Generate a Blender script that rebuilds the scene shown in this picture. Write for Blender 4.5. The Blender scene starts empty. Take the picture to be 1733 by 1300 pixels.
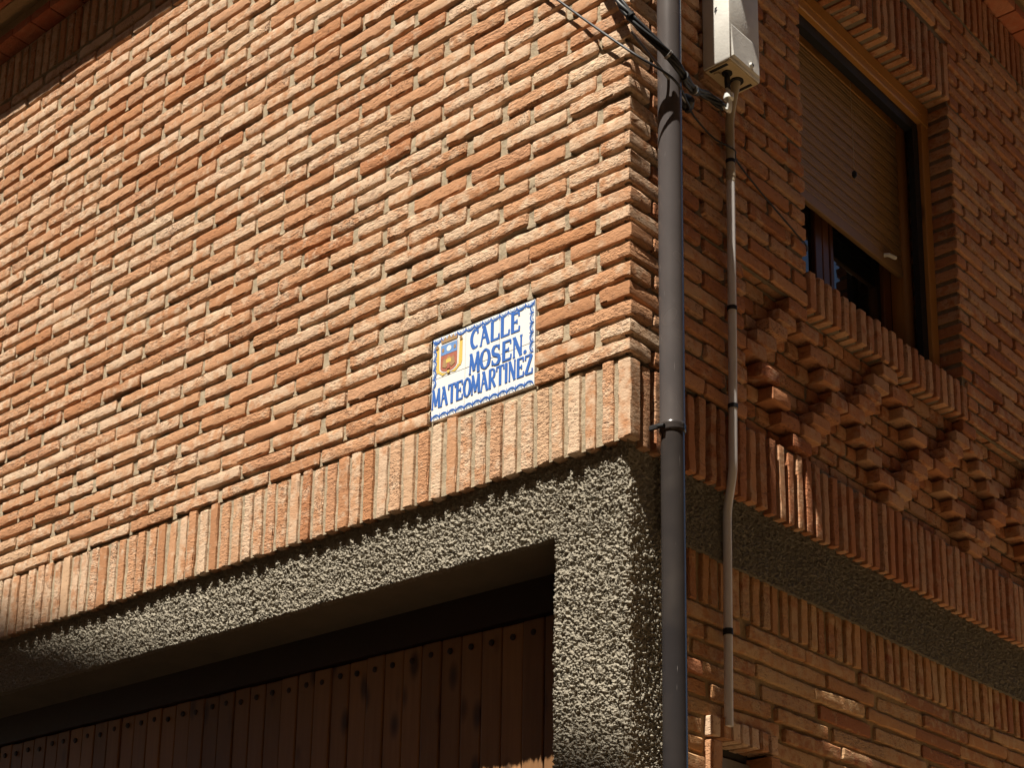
import bpy, math, random
import numpy as np
from mathutils import Matrix, Vector

# ------------------------------------------------------------------ camera, sky, sun, exposure
scene = bpy.context.scene
CAM_POS = np.array([2.4291, -3.2628, -2.0392])
CAM_ROT = np.array([[0.7387, 0.6736, 0.0239], [-0.1512, 0.2002, -0.9680], [-0.6569, 0.7114, 0.2498]])
F_PX, PX, PY, IMG_W, IMG_H = 2770.03, 784.0, 1189.74, 1733.0, 1300.0
u_, s_, vt_ = np.linalg.svd(CAM_ROT); CAM_ROT = u_ @ vt_
cam_data = bpy.data.cameras.new('camera')
cam = bpy.data.objects.new('camera', cam_data)
scene.collection.objects.link(cam)
r0, r1, r2 = CAM_ROT
cam.matrix_world = Matrix(((r0[0], -r1[0], -r2[0], CAM_POS[0]), (r0[1], -r1[1], -r2[1], CAM_POS[1]),
                           (r0[2], -r1[2], -r2[2], CAM_POS[2]), (0, 0, 0, 1)))
cam_data.sensor_fit = 'HORIZONTAL'; cam_data.sensor_width = 36.0
cam_data.lens = F_PX / IMG_W * 36.0
cam_data.shift_x = (IMG_W / 2 - PX) / IMG_W
cam_data.shift_y = (PY - IMG_H / 2) / IMG_W
cam_data.clip_start = 0.05; cam_data.clip_end = 2000
scene.camera = cam

SUN_EL, SUN_AZ = math.radians(64.3), math.radians(8.0)        # azimuth measured from -Y towards +X
sun_dir = Vector((math.cos(SUN_EL) * math.sin(SUN_AZ), -math.cos(SUN_EL) * math.cos(SUN_AZ), math.sin(SUN_EL)))
world = bpy.data.worlds.new('World'); scene.world = world; world.use_nodes = True
wn = world.node_tree.nodes; wn.clear()
sky = wn.new('ShaderNodeTexSky'); sky.sky_type = 'NISHITA'; sky.sun_disc = False
sky.sun_elevation = SUN_EL; sky.sun_rotation = math.pi - SUN_AZ
bg = wn.new('ShaderNodeBackground'); bg.inputs['Strength'].default_value = 0.05
wo = wn.new('ShaderNodeOutputWorld')
world.node_tree.links.new(sky.outputs[0], bg.inputs[0]); world.node_tree.links.new(bg.outputs[0], wo.inputs[0])
sl = bpy.data.lights.new('sun', 'SUN'); sl.energy = 5.0; sl.angle = math.radians(0.5); sl.color = (1.0, 0.93, 0.82)
so = bpy.data.objects.new('sun', sl); scene.collection.objects.link(so)
so.rotation_euler = (-sun_dir).to_track_quat('-Z', 'Y').to_euler(); so.location = (0, -6, 12)
vs = scene.view_settings
vs.view_transform = 'Standard'; vs.look = 'None'; vs.gamma = 1.0; vs.use_curve_mapping = False; vs.exposure = 1.14
scene.render.engine = 'CYCLES'
cy = scene.cycles; cy.max_bounces = 6; cy.diffuse_bounces = 4; cy.glossy_bounces = 3; cy.transmission_bounces = 4; cy.caustics_reflective = False; cy.caustics_refractive = False

C = scene.collection
rnd = random.Random(7)
rng = np.random.default_rng(11)

# ------------------------------------------------------------------ helpers
def px_of(p):
    q = CAM_ROT @ (np.asarray(p, float) - CAM_POS)
    return F_PX * q[0] / q[2] + PX, F_PX * q[1] / q[2] + PY

_perm = rng.random((64, 64, 64))
def vnoise(p):
    """trilinear value noise, -1..1, p (...,3)"""
    p = np.asarray(p, float); i = np.floor(p).astype(int); f = p - i; f = f * f * (3 - 2 * f); r = 0
    for a in (0, 1):
        for b in (0, 1):
            for c in (0, 1):
                w = (f[..., 0] if a else 1 - f[..., 0]) * (f[..., 1] if b else 1 - f[..., 1]) * (f[..., 2] if c else 1 - f[..., 2])
                r = r + w * _perm[(i[..., 0] + a) % 64, (i[..., 1] + b) % 64, (i[..., 2] + c) % 64]
    return r * 2 - 1

def new_mesh(name, v, f, mat=None, smooth=False, ang=38):
    me = bpy.data.meshes.new(name)
    me.from_pydata([tuple(map(float, q)) for q in v], [], [tuple(map(int, q)) for q in f]); me.update()
    if smooth:
        me.polygons.foreach_set('use_smooth', [True] * len(me.polygons)); me.set_sharp_from_angle(angle=math.radians(ang))
    if mat: me.materials.append(mat)
    return me

def obj(name, me, parent=None, mw=None, kind=None, label=None, cat=None, group=None):
    o = bpy.data.objects.new(name, me); C.objects.link(o)
    if parent is not None: o.parent = parent
    if mw is not None: o.matrix_local = mw
    if kind: o['kind'] = kind
    if label: o['label'] = label
    if cat: o['category'] = cat
    if group: o['group'] = group
    return o

class MB:
    """collects simple solids into one mesh"""
    def __init__(s): s.v = []; s.f = []
    def add(s, v, f):
        n = len(s.v); s.v += [tuple(q) for q in v]; s.f += [tuple(i + n for i in q) for q in f]; return s
    def box(s, a, b, bev=0.0):
        (x0, y0, z0), (x1, y1, z1) = a, b
        if bev <= 0:
            v = [(x0, y0, z0), (x1, y0, z0), (x1, y1, z0), (x0, y1, z0), (x0, y0, z1), (x1, y0, z1), (x1, y1, z1), (x0, y1, z1)]
            return s.add(v, [(0, 3, 2, 1), (4, 5, 6, 7), (0, 1, 5, 4), (1, 2, 6, 5), (2, 3, 7, 6), (3, 0, 4, 7)])
        v, f = grid_box([x0, x0 + bev, x1 - bev, x1], [y0, y0 + bev, y1 - bev, y1], [z0, z0 + bev, z1 - bev, z1], False)
        lo = np.array(a); hi = np.array(b); cen = (lo + hi) / 2
        v = np.array(v); on = ((np.abs(v - lo) < 1e-9) | (np.abs(v - hi) < 1e-9))
        k = on.sum(1)
        v = v + np.where(on & (k[:, None] >= 2), np.sign(cen - v) * bev * np.where(k[:, None] == 2, .3, .42), 0)
        return s.add(v, f)
    def tube(s, pts, r, n=12, cap=True):
        pts = [Vector(p) for p in pts]; rs = r if isinstance(r, (list, tuple)) else [r] * len(pts)
        base = len(s.v); ref = None
        for i, p in enumerate(pts):
            t = (pts[min(i + 1, len(pts) - 1)] - pts[max(i - 1, 0)]).normalized()
            if ref is None: ref = Vector((0, 0, 1)) if abs(t.z) < .9 else Vector((1, 0, 0))
            a = (ref - t * ref.dot(t)).normalized(); b = t.cross(a); ref = a
            for k in range(n):
                q = p + (a * math.cos(2 * math.pi * k / n) + b * math.sin(2 * math.pi * k / n)) * rs[i]
                s.v.append(tuple(q))
        for i in range(len(pts) - 1):
            for k in range(n):
                k2 = (k + 1) % n
                s.f.append((base + i * n + k, base + i * n + k2, base + (i + 1) * n + k2, base + (i + 1) * n + k))
        if cap:
            s.f.append(tuple(base + k for k in range(n))[::-1]); s.f.append(tuple(base + (len(pts) - 1) * n + k for k in range(n)))
        return s
    def poly(s, pts, off, thick):
        """extruded polygon in the local (u,v) plane; off, thick along w"""
        n = len(pts); b = len(s.v)
        s.v += [(u, off, v) for u, v in pts] + [(u, off - thick, v) for u, v in pts]
        s.f.append(tuple(b + n + i for i in range(n)))
        for i in range(n):
            j = (i + 1) % n; s.f.append((b + i, b + j, b + n + j, b + n + i))
        return s
    def mesh(s, name, mat, smooth=False): return new_mesh(name, s.v, s.f, mat, smooth)
    def build(s, name, mat, parent=None, smooth=False, **k): return obj(name, s.mesh(name, mat, smooth), parent, **k)

def grid_box(xs, ys, zs, open_back=True):
    nx, ny, nz = len(xs) - 1, len(ys) - 1, len(zs) - 1
    ids = {}; v = []; f = []
    def g(i, j, k):
        if (i, j, k) not in ids: ids[(i, j, k)] = len(v); v.append((xs[i], ys[j], zs[k]))
        return ids[(i, j, k)]
    for i in range(nx):
        for k in range(nz):
            f.append((g(i, 0, k), g(i + 1, 0, k), g(i + 1, 0, k + 1), g(i, 0, k + 1)))
            if not open_back: f.append((g(i, ny, k), g(i, ny, k + 1), g(i + 1, ny, k + 1), g(i + 1, ny, k)))
    for i in range(nx):
        for j in range(ny):
            f.append((g(i, j, 0), g(i, j + 1, 0), g(i + 1, j + 1, 0), g(i + 1, j, 0)))
            f.append((g(i, j, nz), g(i + 1, j, nz), g(i + 1, j + 1, nz), g(i, j + 1, nz)))
    for j in range(ny):
        for k in range(nz):
            f.append((g(0, j, k), g(0, j, k + 1), g(0, j + 1, k + 1), g(0, j + 1, k)))
            f.append((g(nx, j, k), g(nx, j + 1, k), g(nx, j + 1, k + 1), g(nx, j, k + 1)))
    return v, f

# ------------------------------------------------------------------ materials
def new_mat(name):
    m = bpy.data.materials.new(name); m.use_nodes = True
    nt = m.node_tree; b = nt.nodes['Principled BSDF']
    return m, nt, b
def N(nt, t, **k):
    n = nt.nodes.new(t)
    for a, b in k.items(): setattr(n, a, b)
    return n
def L(nt, a, b): nt.links.new(a, b)
def noise(nt, vec, scale, detail=4, rough=.6):
    n = N(nt, 'ShaderNodeTexNoise'); n.inputs['Scale'].default_value = scale
    n.inputs['Detail'].default_value = detail; n.inputs['Roughness'].default_value = rough
    if vec is not None: L(nt, vec, n.inputs['Vector'])
    return n.outputs['Fac']
def ramp(nt, fac, stops, interp='LINEAR'):
    r = N(nt, 'ShaderNodeValToRGB'); r.color_ramp.interpolation = interp
    els = r.color_ramp.elements
    while len(els) < len(stops): els.new(.5)
    for e, (p, c) in zip(els, stops):
        e.position = p; e.color = (*c, 1) if len(c) == 3 else c
    L(nt, fac, r.inputs[0]); return r.outputs[0]
def mix(nt, fac, a, b, mode='MIX'):
    m = N(nt, 'ShaderNodeMix', data_type='RGBA', blend_type=mode)
    for s, v in ((m.inputs[0], fac), (m.inputs[6], a), (m.inputs[7], b)):
        if hasattr(v, 'links'): L(nt, v, s)
        elif isinstance(v, (int, float)): s.default_value = v
        else: s.default_value = (*v, 1)
    return m.outputs[2]
def math_(nt, op, a, b=0.0):
    m = N(nt, 'ShaderNodeMath', operation=op)
    for s, v in ((m.inputs[0], a), (m.inputs[1], b)):
        if hasattr(v, 'links'): L(nt, v, s)
        else: s.default_value = v
    return m.outputs[0]
def bump(nt, b, h, strength, dist, prev=None):
    n = N(nt, 'ShaderNodeBump'); n.inputs['Strength'].default_value = strength; n.inputs['Distance'].default_value = dist
    L(nt, h, n.inputs['Height'])
    if prev is not None: L(nt, prev, n.inputs['Normal'])
    L(nt, n.outputs[0], b.inputs['Normal']); return n.outputs[0]
def gpos(nt): return N(nt, 'ShaderNodeNewGeometry').outputs['Position']

def brick_mat(name, stops, smear, smear_amt, pit=.5):
    m, nt, b = new_mat(name); P = gpos(nt)
    at = N(nt, 'ShaderNodeAttribute', attribute_name='rnd'); oi = N(nt, 'ShaderNodeObjectInfo')
    r = math_(nt, 'FRACT', math_(nt, 'ADD', at.outputs['Fac'], oi.outputs['Random']))
    # every brick reads its noise from its own place in space
    sh = N(nt, 'ShaderNodeVectorMath', operation='SCALE'); cv = N(nt, 'ShaderNodeCombineXYZ')
    for i in range(3): L(nt, r, cv.inputs[i])
    L(nt, cv.outputs[0], sh.inputs[0]); sh.inputs['Scale'].default_value = 37.0
    ad = N(nt, 'ShaderNodeVectorMath', operation='ADD'); L(nt, P, ad.inputs[0]); L(nt, sh.outputs[0], ad.inputs[1])
    V = ad.outputs[0]
    base = ramp(nt, r, stops)
    n1 = noise(nt, V, 26, 3, .62); n2 = noise(nt, V, 150, 2, .7); n3 = noise(nt, V, 7, 1, .5)
    c = mix(nt, math_(nt, 'MULTIPLY', n1, .42), base, mix(nt, .5, base, (.26, .10, .045)))
    r2 = math_(nt, 'FRACT', math_(nt, 'MULTIPLY', r, 13.37))
    thr = math_(nt, 'SUBTRACT', math_(nt, 'ADD', n1, math_(nt, 'MULTIPLY', r2, .34)), .62)
    sm = N(nt, 'ShaderNodeMapRange'); L(nt, thr, sm.inputs[0]); sm.inputs[1].default_value = 0; sm.inputs[2].default_value = .2
    sm.inputs[4].default_value = smear_amt
    c = mix(nt, sm.outputs[0], c, smear)
    vo = N(nt, 'ShaderNodeTexVoronoi'); vo.inputs['Scale'].default_value = 130; L(nt, V, vo.inputs['Vector'])
    pm = ramp(nt, math_(nt, 'ADD', vo.outputs['Distance'], math_(nt, 'MULTIPLY', math_(nt, 'SUBTRACT', .60, n3), 1.3)), [(.08, (0, 0, 0)), (.22, (1, 1, 1))])
    c = mix(nt, pm, mix(nt, pit, c, (.10, .045, .025)), c)
    c = mix(nt, .3, c, mix(nt, n2, (.5, .45, .4), (1, 1, 1)), 'MULTIPLY')
    # creased, pitted hand-made face
    st = N(nt, 'ShaderNodeMapping'); st.inputs['Scale'].default_value = (30, 30, 62); L(nt, V, st.inputs[0])
    cr = noise(nt, st.outputs[0], 1.5, 3, .75)
    cm = ramp(nt, math_(nt, 'SUBTRACT', cr, math_(nt, 'MULTIPLY', math_(nt, 'FRACT', math_(nt, 'MULTIPLY', r, 7.73)), .06)), [(.31, (0, 0, 0)), (.40, (1, 1, 1))])
    c = mix(nt, cm, mix(nt, pit * .85, c, (.13, .055, .03)), c)
    L(nt, c, b.inputs['Base Color']); b.inputs['Roughness'].default_value = .92; b.inputs['Specular IOR Level'].default_value = .15
    h = math_(nt, 'ADD', math_(nt, 'MULTIPLY', cr, .0060), math_(nt, 'ADD', math_(nt, 'MULTIPLY', n2, .0022), math_(nt, 'MULTIPLY', pm, .0014)))
    r3 = math_(nt, 'FRACT', math_(nt, 'MULTIPLY', r, 7.73))
    bump(nt, b, math_(nt, 'MULTIPLY', h, math_(nt, 'ADD', math_(nt, 'MULTIPLY', r3, 1.1), .30)), 1.0, 1.0)
    return m

BRICK = brick_mat('brick_handmade', [(0, (.45, .225, .112)), (.15, (.50, .26, .135)), (.45, (.54, .30, .165)), (.62, (.50, .265, .145)), (.78, (.55, .325, .19)), (.91, (.60, .40, .25)), (.97, (.49, .24, .115)), (1, (.44, .20, .095))], (.68, .53, .38), .62, .62)
BRICK_OLD = brick_mat('brick_old_side', [(0, (.34, .15, .07)), (.3, (.44, .21, .09)), (.55, (.50, .27, .12)), (.8, (.40, .19, .085)), (1, (.30, .10, .05))], (.56, .40, .22), .55, .4)
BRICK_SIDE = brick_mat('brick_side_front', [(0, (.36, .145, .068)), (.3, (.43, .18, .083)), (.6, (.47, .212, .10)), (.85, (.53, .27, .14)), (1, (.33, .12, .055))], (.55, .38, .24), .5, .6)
TILE_RED = brick_mat('red_clay_tile', [(0, (.36, .10, .05)), (1, (.44, .15, .075))], (.45, .25, .15), .3)

def mortar_mat(name, a, bcol):
    m, nt, b = new_mat(name); P = gpos(nt)
    n1 = noise(nt, P, 45, 3, .7); n2 = noise(nt, P, 420, 1, .7)
    L(nt, mix(nt, n1, a, bcol), b.inputs['Base Color']); b.inputs['Roughness'].default_value = .95
    b.inputs['Specular IOR Level'].default_value = .1
    bump(nt, b, math_(nt, 'ADD', math_(nt, 'MULTIPLY', n1, .004), math_(nt, 'MULTIPLY', n2, .001)), 1.0, 1.0); return m
MORTAR = mortar_mat('lime_mortar', (.27, .21, .14), (.455, .37, .255))
MORTAR_OLD = mortar_mat('old_mortar', (.22, .15, .075), (.36, .25, .135))
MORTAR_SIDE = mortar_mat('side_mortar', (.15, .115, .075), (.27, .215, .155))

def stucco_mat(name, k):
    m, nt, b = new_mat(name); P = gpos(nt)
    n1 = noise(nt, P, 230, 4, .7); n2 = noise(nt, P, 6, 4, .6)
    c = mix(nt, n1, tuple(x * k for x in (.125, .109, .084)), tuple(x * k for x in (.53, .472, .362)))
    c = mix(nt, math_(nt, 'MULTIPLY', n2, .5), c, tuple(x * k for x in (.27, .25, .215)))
    L(nt, c, b.inputs['Base Color']); b.inputs['Roughness'].default_value = .95; b.inputs['Specular IOR Level'].default_value = .1
    bump(nt, b, n1, 1.0, .004); return m
STUCCO = stucco_mat('rough_cast', 1.0)
STUCCO_SIDE = stucco_mat('rough_cast_shaded', .58)  # darker copy of the rough cast, the side band's shade put into its colour

def flat_mat(name, col, rough=.6, metal=0.0, spec=.4, nscale=30, var=.18, bstr=.15, bdist=.001, coat=0.0):
    m, nt, b = new_mat(name); P = gpos(nt); n1 = noise(nt, P, nscale, 5, .65)
    L(nt, mix(nt, n1, tuple(x * (1 - var) for x in col), tuple(min(1, x * (1 + var)) for x in col)), b.inputs['Base Color'])
    L(nt, math_(nt, 'ADD', math_(nt, 'MULTIPLY', n1, .25), rough - .12), b.inputs['Roughness'])
    b.inputs['Metallic'].default_value = metal; b.inputs['Specular IOR Level'].default_value = spec
    b.inputs['Coat Weight'].default_value = coat
    bump(nt, b, noise(nt, P, nscale * 8, 3, .6), bstr, bdist); return m
def wood_mat(name, a, bcol, axis=2, rough=.55):
    m, nt, b = new_mat(name); P = gpos(nt)
    oi = N(nt, 'ShaderNodeObjectInfo'); cv = N(nt, 'ShaderNodeCombineXYZ')
    for i in range(3): L(nt, math_(nt, 'MULTIPLY', oi.outputs['Random'], 19.0), cv.inputs[i])
    ad = N(nt, 'ShaderNodeVectorMath', operation='ADD'); L(nt, P, ad.inputs[0]); L(nt, cv.outputs[0], ad.inputs[1])
    mp = N(nt, 'ShaderNodeMapping'); s = [60, 60, 60]; s[axis] = 3.2; mp.inputs['Scale'].default_value = s; L(nt, ad.outputs[0], mp.inputs[0])
    n1 = noise(nt, mp.outputs[0], 1.0, 5, .65)
    mk = N(nt, 'ShaderNodeMapping'); s = [9, 9, 9]; s[axis] = 4; mk.inputs['Scale'].default_value = s; L(nt, ad.outputs[0], mk.inputs[0])
    vk = N(nt, 'ShaderNodeTexVoronoi'); vk.inputs['Scale'].default_value = 1.0; L(nt, mk.outputs[0], vk.inputs['Vector'])
    kn = ramp(nt, vk.outputs['Distance'], [(.10, (0, 0, 0)), (.24, (1, 1, 1))])
    c = mix(nt, n1, a, bcol); c = mix(nt, math_(nt, 'MULTIPLY', oi.outputs['Random'], .65), c, tuple(x * .5 for x in a))
    c = mix(nt, kn, tuple(x * .35 for x in a), c)
    L(nt, c, b.inputs['Base Color']); b.inputs['Roughness'].default_value = rough
    bump(nt, b, n1, .4, .0015); return m
WOOD_DOOR = wood_mat('door_pine', (.23, .108, .042), (.44, .225, .09))
WOOD_FRAME_Y = wood_mat('window_wood_flat', (.38, .17, .042), (.52, .25, .065), 1, .35)
WOOD_FRAME_Z = wood_mat('window_wood_upright', (.38, .17, .042), (.52, .25, .065), 2, .35)
WOOD_DARK = wood_mat('window_wood_dark', (.13, .05, .022), (.20, .085, .035), 2, .4)
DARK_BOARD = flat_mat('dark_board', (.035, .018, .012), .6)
SHUTTER = flat_mat('shutter_slat_brown', (.26, .15, .065), .5, 0, .4, 12, .12)
BLACK = flat_mat('black_rubber', (.012, .012, .013), .55, 0, .35, 60)
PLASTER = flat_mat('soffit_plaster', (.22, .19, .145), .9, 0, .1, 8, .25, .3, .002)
def pipe_mat(name, col, rough):
    m, nt, b = new_mat(name); P = gpos(nt); n1 = noise(nt, P, 7, 4, .65)
    mp = N(nt, 'ShaderNodeMapping'); mp.inputs['Scale'].default_value = (160, 160, 9); L(nt, P, mp.inputs[0])
    sc = ramp(nt, noise(nt, mp.outputs[0], 1.0, 3, .6), [(.70, (0, 0, 0)), (.76, (1, 1, 1))])
    dr = ramp(nt, noise(nt, P, 3.1, 3, .7), [(.45, (0, 0, 0)), (.75, (1, 1, 1))])
    c = mix(nt, n1, tuple(x * .8 for x in col), tuple(x * 1.2 for x in col))
    c = mix(nt, math_(nt, 'MULTIPLY', dr, .22), c, (.14, .11, .085)); c = mix(nt, math_(nt, 'MULTIPLY', sc, .55), c, (.42, .40, .38))
    L(nt, c, b.inputs['Base Color']); L(nt, math_(nt, 'ADD', math_(nt, 'MULTIPLY', dr, .22), rough), b.inputs['Roughness'])
    b.inputs['Metallic'].default_value = .15; b.inputs['Specular IOR Level'].default_value = .28
    bump(nt, b, n1, .12, .003); return m
PIPE = pipe_mat('downpipe_upper', (.095, .083, .081), .20)
PIPE_LOW = pipe_mat('downpipe_lower', (.034, .030, .030), .10)
CONDUIT = flat_mat('grey_pvc', (.62, .59, .565), .5, 0, .4, 9, .14)
CONDUIT_DIRTY = flat_mat('grey_pvc_stained', (.42, .35, .25), .6, 0, .3, 9, .2)
BOX_MAT = flat_mat('box_polyester', (.60, .58, .53), .5, 0, .4, 16, .2, .5, .0012)
BOX_UNDER = flat_mat('box_underside', (.50, .40, .25), .6, 0, .3, 25, .2)
WHITE_PLASTIC = flat_mat('white_plastic', (.72, .72, .68), .4)
STEEL = flat_mat('dull_steel', (.30, .29, .27), .4, .8)
GREY_DOOR = flat_mat('grey_metal_hatch', (.22, .21, .20), .5, .2)
ROOM = flat_mat('dark_interior', (.045, .04, .036), .9)
TILE_WHITE = flat_mat('white_glazed_tile', (.80, .79, .75), .22, 0, .5, 14, .035, .12, .0012, .3)
BLUE = flat_mat('cobalt_paint', (.055, .15, .46), .28, 0, .5, 180, .35)
BLUE_LIGHT = flat_mat('pale_blue_paint', (.16, .30, .58), .28, 0, .5, 160, .3)
YELLOW = flat_mat('yellow_paint', (.72, .50, .13), .3, 0, .5, 140, .3)
REDBROWN = flat_mat('red_brown_paint', (.42, .15, .10), .3, 0, .5, 120, .4)
GOLDBROWN = flat_mat('brown_gold_paint', (.38, .24, .12), .3, 0, .5, 120, .4)
PLASTER_HOUSE = flat_mat('ochre_house_plaster', (.22, .14, .08), .9, 0, .1, 3, .15, .3, .004)
STONE_HOUSE = flat_mat('sandy_house_plaster', (.15, .085, .045), .9, 0, .1, 3, .15, .3, .004)
PAVING = flat_mat('stone_paving', (.30, .215, .125), .85, 0, .2, 5, .2, .4, .006)
def glass_mat():
    m, nt, b = new_mat('window_glass'); b.inputs['Base Color'].default_value = (.02, .022, .025, 1)
    b.inputs['Roughness'].default_value = .03; b.inputs['Specular IOR Level'].default_value = .8
    b.inputs['Transmission Weight'].default_value = .35; return m
GLASS = glass_mat()

# ------------------------------------------------------------------ the setting: ground and the neighbouring houses
GROUND_Z = -3.64
g = MB(); g.add([(-400, -400, GROUND_Z), (400, -400, GROUND_Z), (400, 400, GROUND_Z), (-400, 400, GROUND_Z)], [(0, 1, 2, 3)])
g.build('ground', PAVING, kind='structure')

def house_shell(name, label, mat, poly, y_or_x, depth, axis, win):
    """gabled block: poly is the facade outline (u, z); windows are recessed openings with frames"""
    root = obj(name, None, label=label, cat='house')
    m = MB(); n = len(poly)
    def P3(u, z, d): return (u, y_or_x + d, z) if axis == 'y' else (y_or_x + d, u, z)
    m.add([P3(u, z, 0) for u, z in poly] + [P3(u, z, depth) for u, z in poly],
          [tuple(range(n)), tuple(range(2 * n - 1, n - 1, -1))] + [(i, i + n, (i + 1) % n + n, (i + 1) % n) for i in range(n)])
    m.build('wall', mat, root)
    sgn = -1 if depth > 0 else 1
    for (u0, u1, z0, z1) in win:
        w = MB()
        a, b_ = P3(u0, z0, sgn * .03), P3(u1, z1, sgn * .002)
        lo = tuple(min(p, q) for p, q in zip(a, b_)); hi = tuple(max(p, q) for p, q in zip(a, b_))
        w.box(lo, hi); wo_ = w.build('window', WOOD_DARK, root)
        w = MB(); a, b_ = P3(u0 + .07, z0 + .07, sgn * .035), P3(u1 - .07, z1 - .07, sgn * .031)
        w.box(tuple(min(p, q) for p, q in zip(a, b_)), tuple(max(p, q) for p, q in zip(a, b_))); w.build('pane', GLASS, wo_)
    return root
# the roof line that throws its shade on the render band, the pier and the foot of the street front
OPP_Y = -5.2
def opp_top(x): return -1.045 + (-OPP_Y + .03) * math.tan(SUN_EL) / math.cos(SUN_AZ) - .298 * (x - .58)
house_shell('opposite_house', 'tall ochre plastered gabled house across the street', PLASTER_HOUSE,
            [(-14, GROUND_Z), (2.6, GROUND_Z), (2.6, opp_top(2.6)), (-7, opp_top(-7)), (-14, opp_top(0))], OPP_Y, -6, 'y',
            [(x, x + 1.0, z, z + 1.5) for x in (-11, -8, -5, -2, .6) for z in (-1.6, 1.6, 4.8)])
house_shell('side_street_house', 'sandy plastered house across the side street, unseen, raised to block sky light', STONE_HOUSE,  # out of view; height and dark plaster shaped to cut sky light and bounce
            [(-14, GROUND_Z), (8.5, GROUND_Z), (8.5, 12.0), (-14, 12.0)], 5.0, 6, 'x',
            [(y, y + 1.0, z, z + 1.4) for y in (-2, 1, 4, 7) for z in (-2.0, .8)])

# ------------------------------------------------------------------ the corner house
HOUSE = obj('brick_house', None, label='two storey corner house of thin handmade bricks above a rough cast band', cat='house')
CO, BH, PITCH = .058, .0405, .252
FRIEZE_Z, FRIEZE_H = 2.32, .225
PANEL_Y, PANEL_D, PANEL_TOP = .575, .045, .512
WIN_Y0, WIN_Y1, SILL_Z0, SILL_Z1, LIN_Z0, LIN_Z1 = .945, 2.058, .515, .650, 1.862, 2.105
LOW_X = -.040

_variants = {}
def brick_mesh(Lx, D, H, var, mat, chip=1.0):
    key = (round(Lx, 4), round(D, 4), round(H, 4), var, mat.name)
    if key in _variants: return _variants[key]
    e = .004
    def cuts(n, a, b): return [a, a + e] + [a + e + (b - a - 2 * e) * i / n for i in range(1, n)] + [b - e, b]
    nx = max(1, int(round(Lx / .026))); nz = max(1, int(round(H / .026)))
    v, f = grid_box(cuts(nx, -Lx / 2, Lx / 2), [0, e, D * .5, D], cuts(nz, 0, H))
    v = np.array(v, float); sd = np.array([var * 7.31 + Lx * 50, var * 3.7, H * 91 + var])
    on = np.stack([np.abs(np.abs(v[:, 0]) - Lx / 2) < 1e-7, v[:, 1] < 1e-7, (v[:, 2] < 1e-7) | (np.abs(v[:, 2] - H) < 1e-7)], 1)
    k = on.sum(1)
    cen = np.array([0, D, H / 2]); dirn = np.sign(cen - v)
    er = .0006 + .0034 * chip * np.clip(vnoise(v * 38 + sd) - .15, 0, 1) + .0095 * chip * np.clip(vnoise(v * 95 + sd * 2) - .38, 0, 1)
    v = v + np.where(on & (k[:, None] >= 2), dirn * (er * np.where(k == 3, 1.5, 1.0))[:, None], 0)
    w = np.stack([vnoise(v * 30 + sd + i * 11) for i in range(3)], 1) * .0008 + np.stack([vnoise(v * 75 + sd + i * 17) for i in range(3)], 1) * .0010
    w[:, 1] *= 1.2 * (v[:, 1] < .02); w[:, 2] *= 1.7; w[:, 0] *= 1.6
    w[v[:, 1] > D * .9] = 0
    _variants[key] = new_mesh('brick', v + w, f, mat, True, 20)
    return _variants[key]

PIECES = []          # (kind, wall, mesh, matrix, size)
def place(kind, wall, me, size, origin, face, rot=.0045, proud=.0020, upright=False):
    """face 'L': front looks to -Y, local x = X; face 'R': front looks to +X, local x = Y"""
    jit = Matrix.Rotation(rnd.gauss(0, rot), 4, 'Z') @ Matrix.Rotation(rnd.gauss(0, rot * 1.35), 4, 'Y') @ Matrix.Rotation(rnd.gauss(0, rot), 4, 'X')
    base = Matrix.Rotation(0 if face == 'L' else math.pi / 2, 4, 'Z')
    o = Vector(origin); p = rnd.gauss(0, proud)
    o += Vector((0, p, 0)) if face == 'L' else Vector((-p, 0, 0))
    h = size[2]; zs_ = 1.0 if upright else rnd.uniform(.92, 1.07)
    mw = Matrix.Translation(o) @ base @ Matrix.Translation((0, 0, h / 2)) @ jit
    if rnd.random() < .5: mw = mw @ Matrix.Rotation(math.pi, 4, 'Y')
    mw = mw @ Matrix.Translation((0, 0, -h / 2)); mw = mw @ Matrix.Diagonal((size[0], 1, zs_, 1))
    PIECES.append((kind, wall, me, mw))

def std_len(Lw):                      # a few shared lengths, the rest by scaling along the brick
    return min((.24, .17, .115, .06), key=lambda a: abs(a - Lw))
def lay(kind, wall, u0, u1, z, h, face, plane, D=.075, mat=None, chip=1.0, **k):
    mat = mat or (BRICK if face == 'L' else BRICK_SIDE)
    Lw = u1 - u0
    if Lw < .02: return
    s = std_len(Lw); me = brick_mesh(s, D, h, rnd.randrange(10 if s == .24 else 4), mat, chip)
    c = (u0 + u1) / 2
    place(kind, wall, me, (Lw / s, D, h), (c, plane, z) if face == 'L' else (plane, c, z), face, **k)
def soldier(wall, u, z, ln, w, face, plane, D=.1, mat=None, kind='soldier_brick', **k):
    mat = mat or (BRICK if face == 'L' else BRICK_SIDE)
    ln = round(ln, 2) if ln > .2 else ln; me = brick_mesh(.041, D, ln, rnd.randrange(10), mat, 1.1)
    place(kind, wall, me, (w / .041, D, ln), (u, plane, z) if face == 'L' else (plane, u, z), face, rot=.0065, upright=True, **k)

def sub(intervals, a, b):
    out = []
    for x0, x1 in intervals:
        if b <= x0 or a >= x1: out.append((x0, x1)); continue
        if a - x0 > .02: out.append((x0, a))
        if x1 - b > .02: out.append((b, x1))
    return out
def row(first, u1, pitch, gap, jitter=.006):
    r = []; a = first
    while a < u1:
        r.append((a + rnd.uniform(-1, 1) * jitter * .5, min(a + pitch - gap + rnd.uniform(-1, 1) * jitter, u1))); a += pitch
    return r

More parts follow.
